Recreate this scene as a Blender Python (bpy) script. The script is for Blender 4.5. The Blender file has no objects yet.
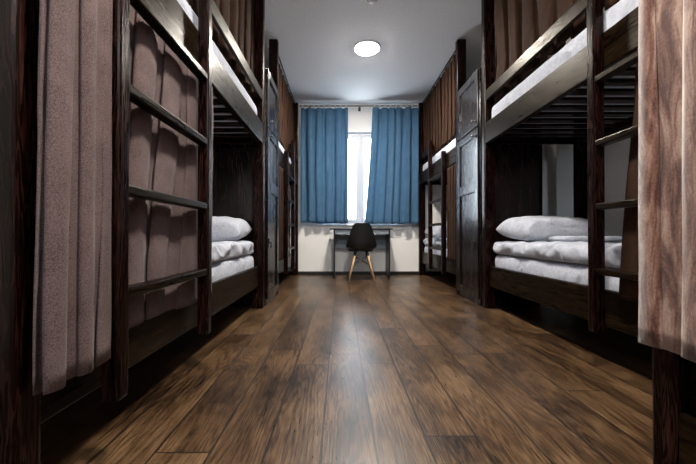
import bpy, bmesh, math, random
from mathutils import Vector, noise, Matrix
random.seed(7)
sc = bpy.context.scene
C = sc.collection
PI = math.pi

# ------------------------------------------------------------ camera, world, light
H = 2.85          # ceiling height
YF = 5.50         # far wall
XL, XR = -1.66, 2.30
YN = -1.45
cam_d = bpy.data.cameras.new('camera'); cam = bpy.data.objects.new('camera', cam_d); C.objects.link(cam)
cam_d.sensor_width = 36.0; cam_d.lens = 330/696*36.0
cam_d.clip_start = 0.02
cam.location = (0, 0, 0.66)
pitch = math.radians(0.4)
cam.rotation_mode = 'XYZ'
cam.rotation_euler = (PI/2 + pitch, 0, 0)
cam_d.shift_y = (3.0 - 330*math.tan(pitch))/696; cam_d.shift_x = 8.0/696
sc.camera = cam

w = bpy.data.worlds.new('world'); sc.world = w; w.use_nodes = True
bg = w.node_tree.nodes['Background']
bg.inputs['Color'].default_value = (0.80, 0.90, 1.0, 1)
bg.inputs['Strength'].default_value = 5.5
pd = bpy.data.lights.new('window_portal', 'AREA'); pd.shape = 'RECTANGLE'; pd.size = 1.35; pd.size_y = 1.5
pd.cycles.is_portal = True
po = bpy.data.objects.new('window_portal', pd); C.objects.link(po)
po.location = (0.33, YF+0.22, 1.6); po.rotation_euler = (-PI/2, 0, 0)
pd2 = bpy.data.lights.new('added_window_portal', 'AREA'); pd2.shape = 'RECTANGLE'; pd2.size = 2.85; pd2.size_y = 0.56  # portal of the added window behind the viewer
pd2.cycles.is_portal = True
po2 = bpy.data.objects.new('added_window_portal', pd2); C.objects.link(po2)
po2.location = (0.325, YN-0.22, 2.48); po2.rotation_euler = (PI/2, 0, 0)
LAMP = 175.0
sc.view_settings.view_transform = 'Standard'; sc.view_settings.look = 'None'
sc.view_settings.gamma = 1.0; sc.view_settings.use_curve_mapping = False
sc.view_settings.exposure = 1.65

# ------------------------------------------------------------ materials
def newmat(name):
    m = bpy.data.materials.new(name); m.use_nodes = True
    nt = m.node_tree; return m, nt, nt.nodes['Principled BSDF']
def N(nt, t, **kw):
    n = nt.nodes.new(t)
    for k, v in kw.items():
        if k in n.inputs: n.inputs[k].default_value = v
        else: setattr(n, k, v)
    return n
def math_(nt, op, a, b=None, c=None):
    n = nt.nodes.new('ShaderNodeMath'); n.operation = op
    for i, v in enumerate((a, b, c)):
        if v is None: continue
        if isinstance(v, (int, float)): n.inputs[i].default_value = v
        else: nt.links.new(v, n.inputs[i])
    return n.outputs[0]
def ramp(nt, fac, stops):
    r = nt.nodes.new('ShaderNodeValToRGB'); nt.links.new(fac, r.inputs[0])
    el = r.color_ramp.elements
    while len(el) < len(stops): el.new(0.5)
    for e, (p, c) in zip(el, stops): e.position = p; e.color = (*c, 1)
    return r.outputs[0]
def plain(name, col, rough=0.6, spec=0.5, metal=0.0, bump=0.0, bscale=60):
    m, nt, b = newmat(name)
    b.inputs['Roughness'].default_value = rough; b.inputs['Metallic'].default_value = metal
    b.inputs['Specular IOR Level'].default_value = spec
    tc = N(nt, 'ShaderNodeTexCoord'); nz = N(nt, 'ShaderNodeTexNoise', Scale=bscale, Detail=4.0)
    nt.links.new(tc.outputs['Object'], nz.inputs['Vector'])
    c0 = tuple(x*0.93 for x in col); c1 = tuple(min(1, x*1.07) for x in col)
    nt.links.new(ramp(nt, nz.outputs['Fac'], [(0.3, c0), (0.7, c1)]), b.inputs['Base Color'])
    if bump:
        bp = N(nt, 'ShaderNodeBump', Strength=bump, Distance=0.01)
        nt.links.new(nz.outputs['Fac'], bp.inputs['Height']); nt.links.new(bp.outputs[0], b.inputs['Normal'])
    return m
def wood(name, axis, stops, rough=0.24, dens=1.0, spec=0.14, tint=(1.0, 0.9, 0.8)):
    m, nt, b = newmat(name)
    tc = N(nt, 'ShaderNodeTexCoord'); mp = N(nt, 'ShaderNodeMapping')
    s = [14*dens]*3; s[axis] = 1.1*dens
    mp.inputs['Scale'].default_value = s
    nt.links.new(tc.outputs['Object'], mp.inputs['Vector'])
    oi = N(nt, 'ShaderNodeObjectInfo')
    vm = N(nt, 'ShaderNodeVectorMath', operation='ADD'); 
    cb = N(nt, 'ShaderNodeCombineXYZ')
    r10 = math_(nt, 'MULTIPLY', oi.outputs['Random'], 40.0)
    for i in range(3): nt.links.new(r10, cb.inputs[i])
    nt.links.new(mp.outputs[0], vm.inputs[0]); nt.links.new(cb.outputs[0], vm.inputs[1])
    n1 = N(nt, 'ShaderNodeTexNoise', Scale=1.0, Detail=3.0, Roughness=0.5, Distortion=0.4)
    nt.links.new(vm.outputs[0], n1.inputs['Vector'])
    rings = math_(nt, 'SINE', math_(nt, 'MULTIPLY', n1.outputs['Fac'], 70.0))
    rings = math_(nt, 'MULTIPLY_ADD', rings, 0.5, 0.5)
    n2 = N(nt, 'ShaderNodeTexNoise', Scale=5.0, Detail=5.0, Roughness=0.65)
    nt.links.new(vm.outputs[0], n2.inputs['Vector'])
    f = math_(nt, 'ADD', math_(nt, 'MULTIPLY', rings, 0.22), math_(nt, 'MULTIPLY', n2.outputs['Fac'], 0.48))
    f = math_(nt, 'ADD', f, math_(nt, 'MULTIPLY', n1.outputs['Fac'], 0.45))
    nt.links.new(ramp(nt, f, stops), b.inputs['Base Color'])
    nt.links.new(math_(nt, 'MULTIPLY_ADD', f, 0.5, rough-0.27), b.inputs['Roughness'])
    b.inputs['Specular IOR Level'].default_value = spec; b.inputs['Specular Tint'].default_value = (*tint, 1)
    bp = N(nt, 'ShaderNodeBump', Strength=0.12, Distance=0.002)
    nt.links.new(f, bp.inputs['Height']); nt.links.new(bp.outputs[0], b.inputs['Normal'])
    return m
ESP = [(0.34, (0.0015, 0.0006, 0.0005)), (0.56, (0.004, 0.0012, 0.0010)), (0.72, (0.016, 0.005, 0.004)), (0.92, (0.09, 0.032, 0.024))]
M = {}
M['wood_x'] = wood('espresso_wood_across', 0, ESP)
M['wood_y'] = wood('espresso_wood_along', 1, [(0.36, (0.0015, 0.0007, 0.0004)), (0.56, (0.006, 0.003, 0.0014)), (0.74, (0.018, 0.010, 0.004)), (0.92, (0.06, 0.036, 0.015))], rough=0.33, dens=1.3, spec=0.09, tint=(1.0, 0.78, 0.42))
M['wood_z'] = wood('espresso_wood_upright', 2, ESP, rough=0.24, dens=1.9)
M['cab'] = wood('espresso_cabinet_wood', 2, [(0.3, (0.003, 0.0015, 0.0015)), (0.7, (0.009, 0.0045, 0.004)), (0.9, (0.02, 0.009, 0.008))], rough=0.20, spec=0.5, tint=(1, 1, 1))
M['beech'] = wood('beech_chair_leg', 2, [(0.3, (0.42, 0.26, 0.14)), (0.8, (0.62, 0.42, 0.25))], rough=0.45)
M['wall'] = plain('white_wall_paint', (0.80, 0.785, 0.76), 0.8, 0.3, bump=0.08, bscale=90)
M['ceil'] = plain('ceiling_paint', (0.93, 0.95, 0.98), 0.85, 0.2, bump=0.05, bscale=60)
M['base'] = plain('dark_baseboard', (0.012, 0.009, 0.008), 0.4)
M['pvc'] = plain('white_window_plastic', (0.72, 0.73, 0.75), 0.35)
M['sash'] = plain('pale_grey_window_frame', (0.46, 0.48, 0.50), 0.4)
M['black'] = plain('black_chair_plastic', (0.010, 0.010, 0.011), 0.42, 0.4)
M['bmetal'] = plain('black_metal', (0.012, 0.012, 0.013), 0.35)
M['chrome'] = plain('dark_metal', (0.16, 0.16, 0.17), 0.25, metal=1.0)
M['desk_dark'] = plain('dark_desk_board', (0.012, 0.012, 0.014), 0.35)
M['desk_grey'] = plain('grey_desk_board', (0.20, 0.23, 0.27), 0.45)
M['det'] = plain('detector_plastic', (0.45, 0.45, 0.47), 0.5)

def fabric(name, c0, c1, scale=260, rough=0.9, transl=0.0, sheen=0.3, bump=0.4):
    m, nt, b = newmat(name)
    tc = N(nt, 'ShaderNodeTexCoord')
    n1 = N(nt, 'ShaderNodeTexNoise', Scale=scale, Detail=2.0)
    n2 = N(nt, 'ShaderNodeTexNoise', Scale=9.0, Detail=3.0)
    for n in (n1, n2): nt.links.new(tc.outputs['Object'], n.inputs['Vector'])
    f = math_(nt, 'ADD', math_(nt, 'MULTIPLY', n1.outputs['Fac'], 0.7), math_(nt, 'MULTIPLY', n2.outputs['Fac'], 0.3))
    col = ramp(nt, f, [(0.36, c0), (0.62, c1)])
    nt.links.new(col, b.inputs['Base Color'])
    b.inputs['Roughness'].default_value = rough; b.inputs['Specular IOR Level'].default_value = 0.15
    b.inputs['Sheen Weight'].default_value = sheen
    bp = N(nt, 'ShaderNodeBump', Strength=bump, Distance=0.002)
    nt.links.new(n1.outputs['Fac'], bp.inputs['Height']); nt.links.new(bp.outputs[0], b.inputs['Normal'])
    if transl:
        tr = N(nt, 'ShaderNodeBsdfTranslucent'); nt.links.new(col, tr.inputs['Color'])
        mx = N(nt, 'ShaderNodeMixShader'); mx.inputs[0].default_value = transl
        nt.links.new(b.outputs[0], mx.inputs[1]); nt.links.new(tr.outputs[0], mx.inputs[2])
        nt.links.new(mx.outputs[0], nt.nodes['Material Output'].inputs[0])
    return m
def linen(name, c0, c1, *a, **k):
    m = fabric(name, c0, c1, *a, **k); nt = m.node_tree; b = nt.nodes['Principled BSDF']
    tc = N(nt, 'ShaderNodeTexCoord'); mp = N(nt, 'ShaderNodeMapping'); mp.inputs['Scale'].default_value = (6, 9, 9); mp.inputs['Rotation'].default_value = (0, 0, 0.5)
    nt.links.new(tc.outputs['Object'], mp.inputs['Vector'])
    n = N(nt, 'ShaderNodeTexNoise', noise_type='RIDGED_MULTIFRACTAL', Scale=0.9, Detail=2.5, Distortion=0.9); nt.links.new(mp.outputs[0], n.inputs['Vector'])
    bp = N(nt, 'ShaderNodeBump', Strength=0.7, Distance=0.03); nt.links.new(n.outputs['Fac'], bp.inputs['Height']); nt.links.new(bp.outputs[0], b.inputs['Normal'])
    return m
def streaky(name):
    m, nt, b = newmat(name)
    tc = N(nt, 'ShaderNodeTexCoord'); mp = N(nt, 'ShaderNodeMapping'); mp.inputs['Scale'].default_value = (26, 26, 5)
    nt.links.new(tc.outputs['Object'], mp.inputs['Vector'])
    n1 = N(nt, 'ShaderNodeTexNoise', Scale=1.0, Detail=4.0, Roughness=0.6, Distortion=0.8); nt.links.new(mp.outputs[0], n1.inputs['Vector'])
    n2 = N(nt, 'ShaderNodeTexNoise', Scale=160.0, Detail=2.0); nt.links.new(tc.outputs['Object'], n2.inputs['Vector'])
    f = math_(nt, 'ADD', math_(nt, 'MULTIPLY', n1.outputs['Fac'], 0.85), math_(nt, 'MULTIPLY', n2.outputs['Fac'], 0.15))
    nt.links.new(ramp(nt, f, [(0.38, (0.060, 0.017, 0.010)), (0.49, (0.16, 0.075, 0.052)), (0.62, (0.33, 0.215, 0.165))]), b.inputs['Base Color'])
    b.inputs['Roughness'].default_value = 0.85; b.inputs['Specular IOR Level'].default_value = 0.15; b.inputs['Sheen Weight'].default_value = 0.3
    bp = N(nt, 'ShaderNodeBump', Strength=0.5, Distance=0.006)
    nt.links.new(n1.outputs['Fac'], bp.inputs['Height']); nt.links.new(bp.outputs[0], b.inputs['Normal'])
    return m
M['bedcurt'] = fabric('mauve_brown_curtain_cloth', (0.060, 0.039, 0.038), (0.150, 0.104, 0.101), 320, sheen=0.05)
M['rightcurt'] = streaky('mottled_brown_curtain_cloth')
M['upcurt'] = fabric('shade_browned_curtain_cloth', (0.016, 0.0070, 0.0035), (0.046, 0.021, 0.011), sheen=0.0)  # bunk curtain cloth again, with dimmer light put into its colour
M['blue'] = fabric('blue_window_curtain_cloth', (0.050, 0.125, 0.225), (0.085, 0.185, 0.305), 200, transl=0.25, sheen=0.1)
M['linen'] = linen('white_linen', (0.38, 0.40, 0.47), (0.49, 0.51, 0.57), 60, sheen=0.1, bump=0.15)

m, nt, b = newmat('window_glass')
tr = N(nt, 'ShaderNodeBsdfTransparent'); gl = N(nt, 'ShaderNodeBsdfGlossy', Roughness=0.02)
mx = N(nt, 'ShaderNodeMixShader'); mx.inputs[0].default_value = 0.06
nt.links.new(tr.outputs[0], mx.inputs[1]); nt.links.new(gl.outputs[0], mx.inputs[2])
nt.links.new(mx.outputs[0], nt.nodes['Material Output'].inputs[0]); nt.nodes.remove(b)
M['glass'] = m
m, nt, b = newmat('lamp_diffuser')
b.inputs['Base Color'].default_value = (0.9, 0.9, 0.88, 1)
b.inputs['Emission Color'].default_value = (1.0, 0.93, 0.84, 1); b.inputs['Emission Strength'].default_value = LAMP
M['lamp'] = m

def floor_mat():
    m, nt, b = newmat('oak_plank_floor')
    geo = N(nt, 'ShaderNodeTexCoord'); sp = N(nt, 'ShaderNodeSeparateXYZ')
    nt.links.new(geo.outputs['Object'], sp.inputs[0])
    X, Y = sp.outputs[0], sp.outputs[1]
    u = math_(nt, 'DIVIDE', math_(nt, 'ADD', X, 0.058), 0.168)
    row = math_(nt, 'FLOOR', u); fu = math_(nt, 'FRACT', u)
    wn = N(nt, 'ShaderNodeTexWhiteNoise', noise_dimensions='1D'); nt.links.new(math_(nt, 'ADD', row, 31.0), wn.inputs['W'])
    v = math_(nt, 'ADD', math_(nt, 'DIVIDE', Y, 1.25), wn.outputs['Value'])
    col = math_(nt, 'FLOOR', v); fv = math_(nt, 'FRACT', v)
    cid = N(nt, 'ShaderNodeCombineXYZ'); nt.links.new(row, cid.inputs[0]); nt.links.new(col, cid.inputs[1])
    w2 = N(nt, 'ShaderNodeTexWhiteNoise', noise_dimensions='2D'); nt.links.new(cid.outputs[0], w2.inputs['Vector'])
    rnd = w2.outputs['Value']
    cv = N(nt, 'ShaderNodeCombineXYZ')
    nt.links.new(math_(nt, 'MULTIPLY', X, 9.0), cv.inputs[0]); nt.links.new(math_(nt, 'MULTIPLY', Y, 0.9), cv.inputs[1])
    nt.links.new(math_(nt, 'MULTIPLY', rnd, 50.0), cv.inputs[2])
    n1 = N(nt, 'ShaderNodeTexNoise', Scale=1.0, Detail=2.0, Roughness=0.45, Distortion=0.3); nt.links.new(cv.outputs[0], n1.inputs['Vector'])
    rings = math_(nt, 'MULTIPLY_ADD', math_(nt, 'SINE', math_(nt, 'MULTIPLY', n1.outputs['Fac'], 130.0)), 0.5, 0.5)
    cv2 = N(nt, 'ShaderNodeCombineXYZ')
    nt.links.new(math_(nt, 'MULTIPLY', X, 240.0), cv2.inputs[0]); nt.links.new(math_(nt, 'MULTIPLY', Y, 14.0), cv2.inputs[1])
    nt.links.new(math_(nt, 'MULTIPLY', rnd, 50.0), cv2.inputs[2])
    n2 = N(nt, 'ShaderNodeTexNoise', Scale=1.0, Detail=4.0, Roughness=0.6); nt.links.new(cv2.outputs[0], n2.inputs['Vector'])
    cv3 = N(nt, 'ShaderNodeCombineXYZ')
    nt.links.new(math_(nt, 'MULTIPLY', X, 7.0), cv3.inputs[0]); nt.links.new(math_(nt, 'MULTIPLY', Y, 2.5), cv3.inputs[1])
    nt.links.new(math_(nt, 'MULTIPLY', rnd, 20.0), cv3.inputs[2])
    n3 = N(nt, 'ShaderNodeTexNoise', Scale=1.0, Detail=3.0); nt.links.new(cv3.outputs[0], n3.inputs['Vector'])
    f = math_(nt, 'ADD', math_(nt, 'MULTIPLY_ADD', rings, 0.085, 0.035), math_(nt, 'MULTIPLY_ADD', n2.outputs['Fac'], 0.50, -0.03))
    f = math_(nt, 'ADD', f, math_(nt, 'MULTIPLY', n3.outputs['Fac'], 0.52))
    f = math_(nt, 'ADD', f, math_(nt, 'MULTIPLY', math_(nt, 'SUBTRACT', rnd, 0.5), 0.11))
    wc = ramp(nt, f, [(0.39, (0.006, 0.0026, 0.0012)), (0.475, (0.028, 0.0135, 0.0055)), (0.57, (0.070, 0.037, 0.0165)), (0.72, (0.155, 0.092, 0.046))])
    # seams between planks
    e1 = math_(nt, 'LESS_THAN', math_(nt, 'MINIMUM', fu, math_(nt, 'SUBTRACT', 1.0, fu)), 0.022)
    e2 = math_(nt, 'LESS_THAN', math_(nt, 'MINIMUM', fv, math_(nt, 'SUBTRACT', 1.0, fv)), 0.0026)
    e = math_(nt, 'MAXIMUM', e1, e2)
    mixn = N(nt, 'ShaderNodeMix', data_type='RGBA')
    nt.links.new(math_(nt, 'MULTIPLY', e, 0.92), mixn.inputs[0]); nt.links.new(wc, mixn.inputs[6]); mixn.inputs[7].default_value = (0.005, 0.003, 0.002, 1)
    nt.links.new(mixn.outputs[2], b.inputs['Base Color'])
    nt.links.new(math_(nt, 'MULTIPLY_ADD', n2.outputs['Fac'], 0.25, 0.20), b.inputs['Roughness'])
    b.inputs['Specular IOR Level'].default_value = 0.5
    hgt = math_(nt, 'SUBTRACT', math_(nt, 'MULTIPLY', f, 0.6), e)
    bp = N(nt, 'ShaderNodeBump', Strength=0.35, Distance=0.004)
    nt.links.new(hgt, bp.inputs['Height']); nt.links.new(bp.outputs[0], b.inputs['Normal'])
    return m
M['floor'] = floor_mat()

# ------------------------------------------------------------ mesh helpers
def add_box(bm, a, b, bev=0.0, seg=2):
    lo = [min(a[i], b[i]) for i in range(3)]; hi = [max(a[i], b[i]) for i in range(3)]
    t = bmesh.new(); bmesh.ops.create_cube(t, size=1.0)
    for v in t.verts:
        v.co = Vector([(lo[i]+hi[i])/2 + v.co[i]*(hi[i]-lo[i]) for i in range(3)])
    bev = min(bev, min(hi[i]-lo[i] for i in range(3))*0.45)
    if bev > 0: bmesh.ops.bevel(t, geom=t.edges[:], offset=bev, segments=seg, affect='EDGES', profile=0.5)
    merge(bm, t)
def merge(bm, t):
    me = bpy.data.meshes.new('tmp'); t.to_mesh(me); t.free(); bm.from_mesh(me); bpy.data.meshes.remove(me)
def add_tube(bm, p0, p1, r0, r1=None, seg=16):
    r1 = r0 if r1 is None else r1
    p0, p1 = Vector(p0), Vector(p1); d = p1-p0
    t = bmesh.new(); bmesh.ops.create_cone(t, cap_ends=True, segments=seg, radius1=r0, radius2=r1, depth=d.length)
    mt = Matrix.Translation((p0+p1)/2) @ d.to_track_quat('Z', 'Y').to_matrix().to_4x4()
    bmesh.ops.transform(t, matrix=mt, verts=t.verts); merge(bm, t)
def add_lathe(bm, prof, c, seg=40):
    c = Vector(c); rings = []
    for r, z in prof:
        rings.append([bm.verts.new(c + Vector((r*math.cos(2*PI*k/seg), r*math.sin(2*PI*k/seg), z))) for k in range(seg)])
    for a, b_ in zip(rings, rings[1:]):
        for k in range(seg): bm.faces.new((a[k], a[(k+1) % seg], b_[(k+1) % seg], b_[k]))
    bm.faces.new(rings[0]); bm.faces.new(rings[-1])
def obj(name, bm, mat, parent=None, smooth=False, kind=None, origin=None):
    bmesh.ops.recalc_face_normals(bm, faces=bm.faces[:])
    off = parent_world(parent) if parent else Vector(origin or (0, 0, 0))
    for v in bm.verts: v.co -= off
    me = bpy.data.meshes.new(name); bm.to_mesh(me); bm.free(); me.materials.append(mat)
    if smooth:
        for p in me.polygons: p.use_smooth = True
    o = bpy.data.objects.new(name, me); C.objects.link(o)
    if parent: o.parent = parent
    else: o.location = off
    if kind: o['kind'] = kind
    return o
def parent_world(p):
    v = Vector((0, 0, 0))
    while p: v += p.location; p = p.parent
    return v
def thing(name, label, cat, loc, group=None):
    o = bpy.data.objects.new(name, None); C.objects.link(o); o.location = loc; o.empty_display_size = 0.1
    return tag(o, label, cat, group)
def tag(o, label, cat, group=None):
    o['label'] = label; o['category'] = cat
    if group: o['group'] = group
    return o
def box_obj(name, a, b, mat, parent=None, bev=0.004, **k):
    bm = bmesh.new(); add_box(bm, a, b, bev); return obj(name, bm, mat, parent, **k)
def solid(o, t, offset=0.0):
    md = o.modifiers.new('thickness', 'SOLIDIFY'); md.thickness = t; md.offset = offset; return o

# ------------------------------------------------------------ the room
box_obj('floor', (XL, YN, -0.1), (XR, YF, 0), M['floor'], bev=0, kind='structure')
box_obj('ceiling', (XL-0.2, YN-0.2, H), (XR+0.2, YF+0.2, H+0.15), M['ceil'], bev=0, kind='structure')
box_obj('wall_left', (XL-0.2, YN-0.2, 0), (XL, YF+0.2, H), M['wall'], bev=0, kind='structure')
box_obj('wall_right', (XR, YN-0.2, 0), (XR+0.2, YF+0.2, H), M['wall'], bev=0, kind='structure')
VX0, VX1, VZ0, VZ1 = -1.10, 1.75, 2.20, 2.76     # added high opening behind the viewer, unseen, lets in fill light
bm = bmesh.new()
add_box(bm, (XL, YN-0.2, 0), (VX0, YN, H)); add_box(bm, (VX1, YN-0.2, 0), (XR, YN, H))
add_box(bm, (VX0, YN-0.2, 0), (VX1, YN, VZ0)); add_box(bm, (VX0, YN-0.2, VZ1), (VX1, YN, H))
obj('wall_near', bm, M['wall'], kind='structure')
WX0, WX1, WZ0, WZ1 = -0.37, 1.03, 0.84, 2.38
bm = bmesh.new()
add_box(bm, (XL, YF, 0), (WX0, YF+0.2, H)); add_box(bm, (WX1, YF, 0), (XR, YF+0.2, H))
add_box(bm, (WX0, YF, 0), (WX1, YF+0.2, WZ0)); add_box(bm, (WX0, YF, WZ1), (WX1, YF+0.2, H))
obj('wall_far', bm, M['wall'], kind='structure')
box_obj('baseboard_far', (XL, YF-0.014, 0), (XR, YF, 0.055), M['base'], bev=0.003, kind='structure')
box_obj('baseboard_left', (XL, YN, 0), (XL+0.014, YF-0.014, 0.055), M['base'], bev=0.003, kind='structure')
box_obj('baseboard_right', (XR-0.014, YN, 0), (XR, YF-0.014, 0.055), M['base'], bev=0.003, kind='structure')
# window: outer frame, two sashes meeting at a mullion, two panes, sill
win = bpy.data.objects.new('window_1', None); C.objects.link(win); win.location = (0.33, YF+0.05, WZ0); win['kind'] = 'structure'
def ring(bm, x0, x1, z0, z1, y0, y1, t, bev=0.004):
    add_box(bm, (x0, y0, z0), (x0+t, y1, z1), bev); add_box(bm, (x1-t, y0, z0), (x1, y1, z1), bev)
    add_box(bm, (x0+t, y0, z0), (x1-t, y1, z0+t), bev); add_box(bm, (x0+t, y0, z1-t), (x1-t, y1, z1), bev)
bm = bmesh.new(); ring(bm, WX0, WX1, WZ0, WZ1, YF+0.05, YF+0.12, 0.05); add_box(bm, (0.31, YF+0.05, WZ0+0.05), (0.37, YF+0.12, WZ1-0.05), 0.004)
obj('window_frame', bm, M['sash'], win)
for (a, b_) in ((WX0+0.045, 0.315), (0.365, WX1-0.045)):
    bm = bmesh.new(); ring(bm, a, b_, WZ0+0.045, WZ1-0.045, YF+0.04, YF+0.10, 0.045)
    s_ = obj('window_sash', bm, M['sash'], win)
    box_obj('window_pane', (a+0.045, YF+0.066, WZ0+0.09), (b_-0.045, YF+0.074, WZ1-0.09), M['glass'], s_, bev=0)
bm = bmesh.new(); add_box(bm, (0.395, YF+0.03, 1.52), (0.415, YF+0.04, 1.60), 0.003); add_box(bm, (0.398, YF+0.012, 1.46), (0.412, YF+0.03, 1.57), 0.004)
obj('window_handle', bm, M['pvc'], win)
box_obj('window_sill', (WX0-0.04, YF-0.05, 0.815), (WX1+0.04, YF+0.05, 0.84), M['pvc'], win, bev=0.006)

w2 = bpy.data.objects.new('added_fill_window', None); C.objects.link(w2); w2.location = (0.33, YN-0.1, VZ0); w2['kind'] = 'structure'  # invented window, never in view, added to brighten the room
bm = bmesh.new(); ring(bm, VX0, VX1, VZ0, VZ1, YN-0.13, YN-0.06, 0.05); add_box(bm, (0.295, YN-0.13, VZ0+0.05), (0.355, YN-0.06, VZ1-0.05), 0.004)
obj('window_frame', bm, M['pvc'], w2)
for (a, b_) in ((VX0+0.05, 0.295), (0.355, VX1-0.05)):
    box_obj('window_pane', (a, YN-0.10, VZ0+0.05), (b_, YN-0.09, VZ1-0.05), M['glass'], w2, bev=0)

# ceiling lamps: one over the aisle, one added for fill
def ceiling_lamp(x, y, label):
    t = thing('ceiling_light', label, 'ceiling light', (x, y, H), 'round ceiling lights')
    bm = bmesh.new(); add_lathe(bm, [(0.115, 0), (0.158, 0), (0.156, -0.012), (0.142, -0.02), (0.134, -0.014), (0.115, -0.005)], (x, y, H))
    obj('trim_ring', bm, M['pvc'], t, smooth=True)
    bm = bmesh.new(); add_lathe(bm, [(0.132, -0.006), (0.136, -0.017), (0.125, -0.024), (0.07, -0.028), (0.01, -0.029)], (x, y, H))
    obj('diffuser', bm, M['lamp'], t, smooth=True)
ceiling_lamp(0.315, 3.84, 'round white flush ceiling light glowing above the aisle')
ceiling_lamp(0.315, 0.72, 'added round white fill light, unseen overhead')  # extra lamp outside the view, added to raise the brightness
sd = thing('smoke_detector', 'small round grey smoke detector on the ceiling', 'smoke detector', (0.30, 3.04, H))
bm = bmesh.new(); add_lathe(bm, [(0.043, 0), (0.045, -0.010), (0.04, -0.024), (0.026, -0.03), (0.005, -0.032)], (0.30, 3.04, H))
obj('housing', bm, M['det'], sd, smooth=True)
bm = bmesh.new(); add_lathe(bm, [(0.0455, -0.008), (0.048, -0.011), (0.0455, -0.014)], (0.30, 3.04, H))
obj('rim', bm, M['base'], sd, smooth=True)

# ------------------------------------------------------------ cloth
def curtain_mesh(path, zt, zb, folds, amp, seed=0, slant=0.0, gather=0.0, nz=40, per=12, hem=0.0, edge=None):
    """pleated cloth along path p0->p1 (xy); normal direction is to the left of the path"""
    p0, p1 = Vector((*path[0], 0)), Vector((*path[1], 0)); d = p1-p0; L = d.length; d.normalize(); n = Vector((-d.y, d.x, 0))
    nx = int(folds*per); bm = bmesh.new(); rows = []
    for j in range(nz+1):
        q = j/nz; row = []
        for i in range(nx+1):
            s = i/nx
            ph = s*folds*2*PI + 1.6*noise.noise(Vector((s*folds*0.6, seed*3.1, q*1.2))) + slant*q*(0.5+noise.noise(Vector((s*3, seed, 0.3))))
            a = amp*(0.45+1.5*abs(noise.noise(Vector((s*folds*0.55, seed+5.5, q*0.8)))))*(0.55+0.45*min(1, q*3+0.2))
            off = a*(2.1*abs(math.sin(ph/2))**0.75-1.1+0.22*math.sin(2.3*ph+seed)) + 0.2*amp*noise.noise(Vector((s*14, q*7, seed)))
            lat = s + 0.22/folds*math.sin(2*ph) 
            lat = min(max(lat, 0), 1) if 0 < i < nx else s
            if gather: lat = 0.5 + (lat-0.5)*(1-gather*math.sin(q*PI*0.5))
            if edge: lat *= edge(q)
            z = zt + (zb-zt)*q + (hem*noise.noise(Vector((s*5, seed, 2.2)))*q**4)
            row.append(bm.verts.new(p0 + d*(lat*L) + n*off + Vector((0, 0, z))))
        rows.append(row)
    for a, b_ in zip(rows, rows[1:]):
        for i in range(nx): bm.faces.new((a[i], a[i+1], b_[i+1], b_[i]))
    return bm
def soft_slab(lo, hi, r, seed, amp=0.012, sx=0.045, freq=5.0, sag=0.0):
    """rounded cloth block with folds"""
    lo, hi = Vector(lo), Vector(hi); dim = hi-lo
    t = bmesh.new(); bmesh.ops.create_cube(t, size=1.0)
    cuts = [max(2, int(dim[i]/sx)) for i in range(3)]
    t.free(); bm = bmesh.new(); V = {}
    nxs = cuts
    def vert(i, j, k):
        if (i, j, k) in V: return V[(i, j, k)]
        p = Vector((lo[0]+dim[0]*i/nxs[0], lo[1]+dim[1]*j/nxs[1], lo[2]+dim[2]*k/nxs[2]))
        c = Vector([min(max(p[m], lo[m]+r), hi[m]-r) if dim[m] > 2*r else (lo[m]+hi[m])/2 for m in range(3)])
        dd = p-c
        if dd.length > 1e-6:
            e = Vector([min(r, dim[m]/2) for m in range(3)])
            mxx = max(abs(dd[m])/e[m] for m in range(3))
            nd = Vector([dd[m]/e[m] for m in range(3)])
            if nd.length > 0: nd = nd/nd.length*mxx
            p = c + Vector([nd[m]*e[m] for m in range(3)])
        V[(i, j, k)] = bm.verts.new(p); return V[(i, j, k)]
    a, b_, c_ = nxs
    for i in range(a):
        for j in range(b_):
            for k in (0, c_): bm.faces.new([vert(i, j, k), vert(i+1, j, k), vert(i+1, j+1, k), vert(i, j+1, k)])
    for i in range(a):
        for k in range(c_):
            for j in (0, b_): bm.faces.new([vert(i, j, k), vert(i+1, j, k), vert(i+1, j, k+1), vert(i, j, k+1)])
    for j in range(b_):
        for k in range(c_):
            for i in (0, a): bm.faces.new([vert(i, j, k), vert(i, j+1, k), vert(i, j+1, k+1), vert(i, j, k+1)])
    bmesh.ops.recalc_face_normals(bm, faces=bm.faces[:]); bm.normal_update()
    for v in bm.verts:
        q = v.co*freq
        w_ = Vector((q.x+0.8*noise.noise(q*0.7+Vector((seed, 0, 0))), q.y*1.4+1.2*q.z, q.z*2))
        h_ = noise.ridged_multi_fractal(w_+Vector((seed*7.3, 0, 0)), 1.0, 2.0, 2, 1.0, 2.0)-1.0
        base = 1.0 if v.co.z > lo.z+0.01 else 0.0
        v.co += v.normal*amp*h_*base
        v.co.z -= sag*base*(0.5+0.5*noise.noise(q*0.4+Vector((0, seed, 0))))
    return bm
def linen_obj(name, bm, label, cat, group=None, origin=None):
    o = obj(name, bm, M['linen'], smooth=True, origin=origin)
    md = o.modifiers.new('smooth', 'SUBSURF'); md.levels = 1; md.render_levels = 1
    return tag(o, label, cat, group)
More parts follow.
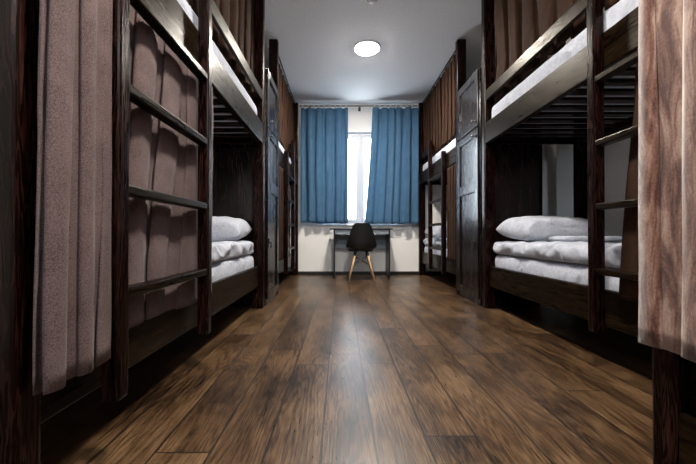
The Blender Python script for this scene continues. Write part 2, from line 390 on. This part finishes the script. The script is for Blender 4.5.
def pillow_mesh(c, sx, sy, h, seed, tilt=(0, 0, 0)):
    bm = bmesh.new(); n = 26; top = {}; bot = {}
    for i in range(n+1):
        for j in range(n+1):
            a, b_ = 2*i/n-1, 2*j/n-1
            px = sx/2*a*(1-0.10*(1-b_*b_)*abs(a)**3*0.6); py = sy/2*b_*(1-0.10*(1-a*a)*abs(b_)**3*0.6)
            e = max(0.0, (1-a**4)*(1-b_**4))**0.42
            wr = noise.ridged_multi_fractal(Vector((px*7+seed, py*7, 0)), 1.0, 2.0, 3, 1.0, 2.0)-1.0
            p = Vector((px, py, h*0.62*e + 0.014*wr*e)); q = Vector((px, py, -h*0.38*e))
            top[i, j] = bm.verts.new(p)
            bot[i, j] = top[i, j] if i in (0, n) or j in (0, n) else bm.verts.new(q)
    for i in range(n):
        for j in range(n):
            bm.faces.new((top[i, j], top[i+1, j], top[i+1, j+1], top[i, j+1]))
            f = (bot[i, j], bot[i, j+1], bot[i+1, j+1], bot[i+1, j])
            try: bm.faces.new(f)
            except ValueError: pass
    from mathutils import Euler
    bmesh.ops.transform(bm, matrix=Matrix.Translation(c) @ Euler(tilt).to_matrix().to_4x4(), verts=bm.verts)
    return bm

# ------------------------------------------------------------ bunk beds
BW = 0.94      # depth of the bed from aisle side to wall side
ZR0, ZR1 = 0.20, 0.385         # lower side rail
ZU0, ZU1 = 1.485, 1.665          # upper side rail
ZG0, ZG1 = 1.865, 1.955        # guard rail
ZP = 2.835                      # post tops
RUNGS = (0.485, 0.80, 1.11, 1.425)
def bunk_bed(label, xa, sg, y0, y1, ladder=None, base_panel=False):
    t = thing('bunk_bed', label, 'bunk bed', (xa, (y0+y1)/2, 0), 'dark wooden bunk beds along the aisle')
    def bx(bm, u0, u1, v0, v1, z0, z1, bev=0.006): add_box(bm, (xa+sg*u0, v0, z0), (xa+sg*u1, v1, z1), bev)
    def part(name, u0, u1, v0, v1, z0, z1, mat='wood_y', par=t, bev=0.006):
        bm = bmesh.new(); bx(bm, u0, u1, v0, v1, z0, z1, bev); return obj(name, bm, M[mat], par)
    pw, pd_ = 0.10, 0.07
    for u in (0, BW-pw):
        for v in (y0, y1-pd_): part('post', u, u+pw, v, v+pd_, 0, ZP, 'wood_z', bev=0.010)
    for u in (0.034, BW-0.035):
        part('lower_rail', u, u+0.026, y0+pd_, y1-pd_, ZR0, ZR1)
        part('upper_rail', 0.005 if u < 0.1 else u, (0.005 if u < 0.1 else u)+0.03, y0+pd_, y1-pd_, ZU0, ZU1)
    # thin ledge that carries the slats along the inside of the rail
    for u in (0.035, BW-0.06): part('slat_ledge', u, u+0.025, y0+pd_, y1-pd_, ZU0+0.008, ZU0+0.033)
    g0 = ladder[1][1] if ladder else y0+pd_
    part('guard_rail', 0.005, 0.03, g0 if ladder else y0+pd_, y1-pd_, ZG0, ZG1)
    part('guard_rail', BW-0.035, BW-0.01, y0+pd_, y1-pd_, ZG0, ZG1)
    for v in (y0+0.02, y1-0.05):
        part('end_board', pw, BW-pw, v, v+0.03, ZR0, ZR1, 'wood_x')
        part('end_board', pw, BW-pw, v, v+0.03, ZU0, ZG1, 'wood_x')
    n = 15
    for i in range(n):
        v = y0+pd_+0.05 + (y1-y0-2*pd_-0.17)*i/(n-1)
        part('slat', 0.036, BW-0.036, v, v+0.065, ZU0+0.034, ZU0+0.052, 'wood_x', bev=0.003)
    for z in (ZP-0.022,):
        bm = bmesh.new(); add_tube(bm, (xa+sg*0.05, y0+pd_, z), (xa+sg*0.05, y1-pd_, z), 0.008)
        obj('curtain_pole', bm, M['bmetal'], t, smooth=True)
    if base_panel: part('base_panel', 0.004, 0.03, y0+pd_, y1-pd_, 0.0, ZR0, 'wood_y')
    # plywood deck under lower mattress
    part('mattress_deck', 0.036, BW-0.036, y0+pd_+0.002, y1-pd_-0.002, ZR0+0.10, ZR0+0.115, 'wood_y', bev=0)
    if ladder:
        (a0, a1, zt0), (b0, b1, zt1) = ladder
        lt = bpy.data.objects.new('ladder', None); C.objects.link(lt); lt.parent = t
        lt.location = (sg*-0.03, (a0+b1)/2-(y0+y1)/2, 0)
        part('ladder_post', -0.056, -0.002, a0, a1, 0.18, zt0, 'wood_z', lt, 0.008)
        part('ladder_post', -0.056, -0.002, b0, b1, 0.18, zt1, 'wood_z', lt, 0.008)
        for z in RUNGS: part('rung', -0.052, -0.006, a1-0.004, b0+0.004, z-0.018, z+0.014, 'wood_y', lt, 0.006)
    return t
XA, XB = -0.69, 1.30
CY0, CY1 = 3.06, 3.60
bunk_bed('near left dark bunk bed with mauve curtains and ladder in front', XA, -1, 0.70, 3.03, ((0.948, 0.997, 1.72), (1.587, 1.635, 1.99)))
bunk_bed('far left dark bunk bed between the left wardrobe and window wall', XA, -1, 3.64, 5.47, ((4.02, 4.07, 1.69), (4.62, 4.67, 1.99)))
bunk_bed('near right dark bunk bed with white bedding and pillow in view', XB, 1, 0.97, 3.03, ((1.04, 1.09, 1.72), (1.612, 1.662, 1.99)))
bunk_bed('far right dark bunk bed between the right wardrobe and window wall', XB, 1, 3.64, 5.47, ((4.02, 4.07, 1.69), (4.62, 4.67, 1.99)))
bunk_bed('dark bunk bed closest to viewer, at right edge behind the lit curtain', 0.872, 1, -1.15, 0.93, None, True)

# ------------------------------------------------------------ mattresses and bedding
def bedding(xa, sg, y0, y1, where, full=True):
    g = lambda u0, u1: (min(xa+sg*u0, xa+sg*u1), max(xa+sg*u0, xa+sg*u1))
    a, b_ = g(0.064, BW-0.04); au, bu = g(0.038, BW-0.04)
    zl = ZR0+0.116
    bm = soft_slab((a, y0+0.074, zl), (b_, y1-0.074, zl+0.175), 0.04, xa+y0, amp=0.008, freq=5.0)
    linen_obj('mattress', bm, 'white sheeted lower mattress of the '+where, 'mattress', 'lower bunk mattresses', ((a+b_)/2, (y0+y1)/2, zl))
    zu = ZU0+0.053
    bm = soft_slab((au, y0+0.08, zu), (bu, y1-0.08, zu+0.275), 0.04, xa+y0+3, amp=0.005, freq=4.0)
    linen_obj('mattress', bm, 'white sheeted upper mattress behind the guard rail of the '+where, 'mattress', 'upper bunk mattresses', ((a+b_)/2, (y0+y1)/2, zu))
    return a, b_, zl+0.175
for (xa, sg, y0, y1, where, k) in ((XA, -1, 0.70, 3.03, 'near left bunk bed', 0), (XB, 1, 0.97, 3.03, 'near right bunk bed', 1),
                                   (XA, -1, 3.64, 5.47, 'far left bunk bed', 2), (XB, 1, 3.64, 5.47, 'far right bunk bed', 3)):
    a, b_, zt = bedding(xa, sg, y0, y1, where)
    bm = soft_slab((a-0.02 if sg > 0 else a+0.04, y1-1.45 if k < 2 else y1-1.2, zt-0.002), (b_-0.04 if sg > 0 else b_+0.02, y1-0.085, zt+0.115), 0.055, 4.4+k, amp=0.035, freq=5.0, sx=0.03)
    linen_obj('duvet', bm, 'white rumpled folded duvet lying on the lower mattress of the '+where, 'duvet', 'folded white duvets', ((a+b_)/2, y1-0.8, zt))
    hp = 0.20
    cx = (a+b_)/2-0.085*sg
    pc = Vector((cx, y1-0.34, zt+0.118+hp*0.38))
    bm = pillow_mesh(pc, 0.66, 0.46, hp, k*3.7, (math.radians(6), 0, math.radians(4)))
    linen_obj('pillow', bm, 'plump white pillow on the folded duvet of the '+where, 'pillow', 'white pillows', pc)

tc_ = (1.60, 2.38, 0.607)
bm = soft_slab((XB+0.24, 2.20, 0.615), (XB+0.66, 2.46, 0.652), 0.016, 9.1, amp=0.008, freq=6.0, sx=0.02)
linen_obj('folded_towel', bm, 'small white folded towel on the duvet before the pillow of the near right bunk bed', 'towel', None, tc_)

# ------------------------------------------------------------ bed curtains
def bed_curtain(label, xa, sg, u, ya, yb, zt, zb, folds, amp, seed, mat='upcurt', **k):
    bm = curtain_mesh(((xa+sg*u, ya), (xa+sg*u, yb)), zt, zb, folds, amp, seed, **k)
    o = obj('bed_curtain', bm, M[mat], smooth=True, origin=(xa+sg*u, (ya+yb)/2, zb))
    solid(o, 0.004); return tag(o, label, 'curtain', 'mauve brown bunk curtains')
zc = ZP-0.033
bed_curtain('gathered mauve curtain beside the foot of the near left ladder, hanging nearly to floor', XA, -1, -0.042, 0.722, 0.942, zc, 0.31, 2.6, 0.014, 1, mat='bedcurt', slant=5.0, per=24, nz=60)
bed_curtain('mauve curtain drawn across the lower bunk behind the near left ladder rungs', XA, -1, 0.017, 0.80, 1.80, 1.47, 0.34, 5, 0.014, 2, mat='bedcurt', slant=6.0, per=18, nz=50, hem=0.03)
bed_curtain('shade-browned curtain of the near left upper bunk above its guard rail', XA, -1, 0.085, 1.68, 2.94, zc, 1.835, 7, 0.022, 3)
bed_curtain('shade-browned curtain of the near right upper bunk above its guard rail', XB, 1, 0.085, 1.25, 2.92, zc, 1.835, 8, 0.026, 4)
bed_curtain('shade-browned curtain closing the far left upper bunk', XA, -1, 0.072, 3.73, 5.38, zc, 1.835, 12, 0.018, 5)
bed_curtain('shade-browned curtain closing the far right upper bunk', XB, 1, 0.072, 3.73, 5.38, zc, 1.835, 12, 0.020, 6)
bed_curtain('shade-browned curtain gathered at the wardrobe end of the far left lower bunk', XA, -1, 0.017, 3.73, 4.58, 1.47, 0.36, 6, 0.012, 7)
bed_curtain('shade-browned curtain gathered at the wardrobe end of the far right lower bunk', XB, 1, 0.017, 3.73, 4.05, 1.47, 0.36, 4, 0.012, 8)
bed_curtain('shade-darkened slanting curtain gathered at the near end of the near right lower bunk', XB, 1, 0.017, 1.06, 1.56, 1.47, 0.36, 4, 0.012, 9, edge=lambda q: 0.80+0.20*q)
bed_curtain('large lit brown curtain hanging at the right edge, closest to the viewer', 0.846, 1, 0.0, 0.925, 0.20, zc, 0.36, 4, 0.017, 10, mat='rightcurt', slant=0.8, per=20, nz=50)

# ------------------------------------------------------------ wardrobes
def wardrobe(label, xa, sg):
    y0, y1, d, Z = CY0, CY1, 0.55, 2.22
    t = thing('wardrobe', label, 'wardrobe', (xa+sg*d/2, (y0+y1)/2, 0), 'dark wardrobes between the bunk beds')
    P = lambda bm, u0, u1, v0, v1, z0, z1, bev=0.003: add_box(bm, (xa+sg*u0, v0, z0), (xa+sg*u1, v1, z1), bev)
    bm = bmesh.new()
    P(bm, 0.0, d, y0, y0+0.02, 0, Z); P(bm, 0.0, d, y1-0.02, y1, 0, Z); P(bm, d-0.01, d, y0+0.02, y1-0.02, 0, Z)
    P(bm, 0.0, d-0.01, y0+0.02, y1-0.02, Z-0.02, Z); P(bm, 0.0, d-0.01, y0+0.02, y1-0.02, 0.0, 0.06); P(bm, 0.0, d-0.01, y0+0.02, y1-0.02, 1.66, 1.68)
    obj('body', bm, M['cab'], t)
    for (z0, z1, mid) in ((0.065, 1.665, 1.12), (1.685, Z-0.005, None)):
        bm = bmesh.new(); a, b_ = y0+0.004, y1-0.004; f = 0.07
        P(bm, -0.022, -0.001, a, a+f, z0, z1); P(bm, -0.022, -0.001, b_-f, b_, z0, z1)
        P(bm, -0.022, -0.001, a+f, b_-f, z0, z0+f); P(bm, -0.022, -0.001, a+f, b_-f, z1-f, z1)
        if mid: P(bm, -0.022, -0.001, a+f, b_-f, mid-0.05, mid+0.05)
        dr = obj('door', bm, M['cab'], t)
        zs = [(z0+f, mid-0.05), (mid+0.05, z1-f)] if mid else [(z0+f, z1-f)]
        for (p0, p1) in zs:
            bm = bmesh.new(); P(bm, -0.007, -0.002, a+f, b_-f, p0, p1)
            obj('door_panel', bm, M['cab'], dr)
        zk = 1.60 if mid else 1.74
        bm = bmesh.new(); yk = y0+0.075
        add_tube(bm, (xa-sg*0.022, yk, zk), (xa-sg*0.036, yk, zk), 0.006); add_lathe_x(bm, xa-sg*0.034, yk, zk, -sg, 0.014)
        obj('knob', bm, M['chrome'], dr, smooth=True)
        if mid:
            bm = bmesh.new(); P(bm, -0.030, -0.022, y0+0.04, y0+0.10, 0.58, 0.63); P(bm, -0.045, -0.030, y0+0.055, y0+0.085, 0.54, 0.60)
            obj('padlock_hasp', bm, M['chrome'], dr)
    return t
def add_lathe_x(bm, x, y, z, s, r):
    t = bmesh.new(); bmesh.ops.create_uvsphere(t, u_segments=16, v_segments=10, radius=r)
    for v in t.verts: v.co = Vector((x+s*r*0.6+v.co.x*0.7, y+v.co.y, z+v.co.z))
    merge(bm, t)
wardrobe('tall dark panelled wardrobe on the left between two bunk beds', XA, -1)
wardrobe('tall dark panelled wardrobe on the right between two bunk beds', XB, 1)

# ------------------------------------------------------------ window curtains
YC = YF-0.13; ZRD = 2.765
rod = thing('curtain_rod', 'thin dark curtain rod across the window wall below the ceiling', 'curtain rod', (0.33, YC, ZRD))
bm = bmesh.new(); add_tube(bm, (-0.66, YC, ZRD), (1.31, YC, ZRD), 0.010); obj('pole', bm, M['bmetal'], rod, smooth=True)
for x in (-0.50, 0.325, 1.16):
    bm = bmesh.new(); add_box(bm, (x-0.008, YC+0.006, ZRD-0.012), (x+0.008, YF, ZRD+0.004), 0.003); add_box(bm, (x-0.02, YF-0.008, ZRD-0.04), (x+0.02, YF, ZRD+0.03), 0.003)
    obj('bracket', bm, M['bmetal'], rod)
def win_curtain(label, x0, x1, folds, seed, zb, edge_r=None, flip=False):
    a, b_ = (x1, x0) if flip else (x0, x1)
    bm = curtain_mesh(((a, YC), (b_, YC)), ZRD-0.035, zb, folds, 0.048, seed, per=16, nz=40, hem=0.015, edge=edge_r)
    o = obj('window_curtain', bm, M['blue'], smooth=True, origin=((x0+x1)/2, YC, zb)); solid(o, 0.004)
    tag(o, label, 'curtain', 'blue window curtains')
    n = 9
    for i in range(n):
        x = x0+0.03+(x1-x0-0.06)*i/(n-1)
        bm = bmesh.new(); seg = 14
        for k in range(seg):
            t0, t1 = 2*PI*k/seg, 2*PI*(k+1)/seg
            p = [Vector((xx, YC+0.016*math.cos(tt), ZRD-0.012+0.028*math.sin(tt))) for tt in (t0, t1) for xx in (x-0.014, x+0.014)]
            vs = [bm.verts.new(q) for q in (p[0], p[1], p[3], p[2])]; bm.faces.new(vs)
        bmesh.ops.remove_doubles(bm, verts=bm.verts, dist=1e-5)
        tb = obj('tab_loop', bm, M['linen'], o); solid(tb, 0.003)
        tb['label'] = 'white hanging loop'
win_curtain('blue curtain left of the window gap', -0.635, 0.13, 5, 21, 0.86)
win_curtain('blue curtain right of the window gap', 0.53, 1.29, 6, 22, 0.84, edge_r=lambda q: 1+0.17*q**1.3, flip=True)

# ------------------------------------------------------------ desk
dk = thing('desk', 'narrow dark desk with grey drawer front under the window', 'desk', (0.33, 5.2, 0))
DY0, DY1 = 5.0, 5.38
box_obj('desk_top', (-0.15, DY0-0.01, 0.742), (0.80, DY1, 0.762), M['desk_dark'], dk)
box_obj('side_panel', (-0.098, DY0, 0), (-0.078, DY1, 0.742), M['desk_dark'], dk)
box_obj('side_panel', (0.742, DY0, 0), (0.762, DY1, 0.742), M['desk_dark'], dk)
for (a, b_) in ((-0.075, 0.329), (0.333, 0.739)):
    d_ = box_obj('drawer', (a, DY0+0.01, 0.672), (b_, DY1-0.03, 0.739), M['desk_grey'], dk)
box_obj('back_panel', (-0.078, DY1-0.025, 0.44), (0.742, DY1-0.007, 0.668), M['desk_grey'], dk)

# ------------------------------------------------------------ shell chair
def shell_chair(x, y):
    t = thing('shell_chair', 'black plastic shell chair with wooden legs tucked under the desk', 'chair', (x, y, 0))
    # profile from front lip of seat to top of back: (y forward, z, half width, dish)
    pr = [(0.215, 0.408, 0.165, 0.000), (0.205, 0.428, 0.195, 0.006), (0.15, 0.440, 0.215, 0.022), (0.06, 0.436, 0.222, 0.040), (-0.04, 0.432, 0.224, 0.055),
          (-0.12, 0.442, 0.222, 0.066), (-0.165, 0.475, 0.219, 0.070), (-0.188, 0.53, 0.211, 0.066), (-0.202, 0.60, 0.195, 0.058), (-0.214, 0.68, 0.170, 0.046),
          (-0.228, 0.76, 0.142, 0.034), (-0.238, 0.81, 0.120, 0.022), (-0.241, 0.832, 0.085, 0.014)]
    n = 18; bm = bmesh.new(); rows = []
    for k, (py, pz, hw, dish) in enumerate(pr):
        a = pr[max(0, k-1)]; b_ = pr[min(len(pr)-1, k+1)]
        tg = Vector((0, b_[0]-a[0], b_[1]-a[1])).normalized(); nn = Vector((0, tg.z, -tg.y))   # toward sitter (up / forward)
        if nn.z < 0 and abs(nn.z) > abs(nn.y): nn = -nn
        if nn.y < 0 and abs(nn.y) >= abs(nn.z): nn = -nn
        row = []
        for i in range(n+1):
            s = 2*i/n-1
            row.append(bm.verts.new(Vector((x+hw*s, y+py, pz)) + nn*dish*abs(s)**2.4))
        rows.append(row)
    for a, b_ in zip(rows, rows[1:]):
        for i in range(n): bm.faces.new((a[i], a[i+1], b_[i+1], b_[i]))
    o = obj('shell', bm, M['black'], t, smooth=True); solid(o, 0.008)
    md = o.modifiers.new('smooth', 'SUBSURF'); md.levels = 2; md.render_levels = 2
    legs = []
    for sx in (-1, 1):
        for sy in (-1, 1):
            top = Vector((x+sx*0.095, y-0.01+sy*0.10, 0.36)); bot = Vector((x+sx*0.185, y-0.01+sy*0.185, 0.0))
            bm = bmesh.new(); add_tube(bm, bot+Vector((0, 0, 0.006)), top, 0.010, 0.015)
            obj('leg', bm, M['beech'], t, smooth=True)
            bm = bmesh.new(); add_tube(bm, top+(bot-top)*0.12+Vector((-sx*0.012, 0, 0)), Vector((x+sx*0.07, y-0.01+sy*0.085, 0.432)), 0.008); add_tube(bm, top, Vector((x+sx*0.085, y-0.01+sy*0.09, 0.43)), 0.012)
            obj('leg_bracket', bm, M['bmetal'], t, smooth=True)
            legs.append((top, bot))
    bm = bmesh.new()
    L = {(sx, sy): legs[i] for i, (sx, sy) in enumerate(((-1, -1), (-1, 1), (1, -1), (1, 1)))}
    pt = lambda k, f: L[k][0].lerp(L[k][1], f)
    for (p, q) in (((-1, -1), (1, -1)), ((-1, 1), (1, 1)), ((-1, -1), (-1, 1)), ((1, -1), (1, 1))):
        add_tube(bm, pt(p, 0.03), pt(q, 0.40), 0.004, seg=8); add_tube(bm, pt(q, 0.03), pt(p, 0.40), 0.004, seg=8)
    obj('wire_brace', bm, M['bmetal'], t, smooth=True)
shell_chair(0.31, 4.86)
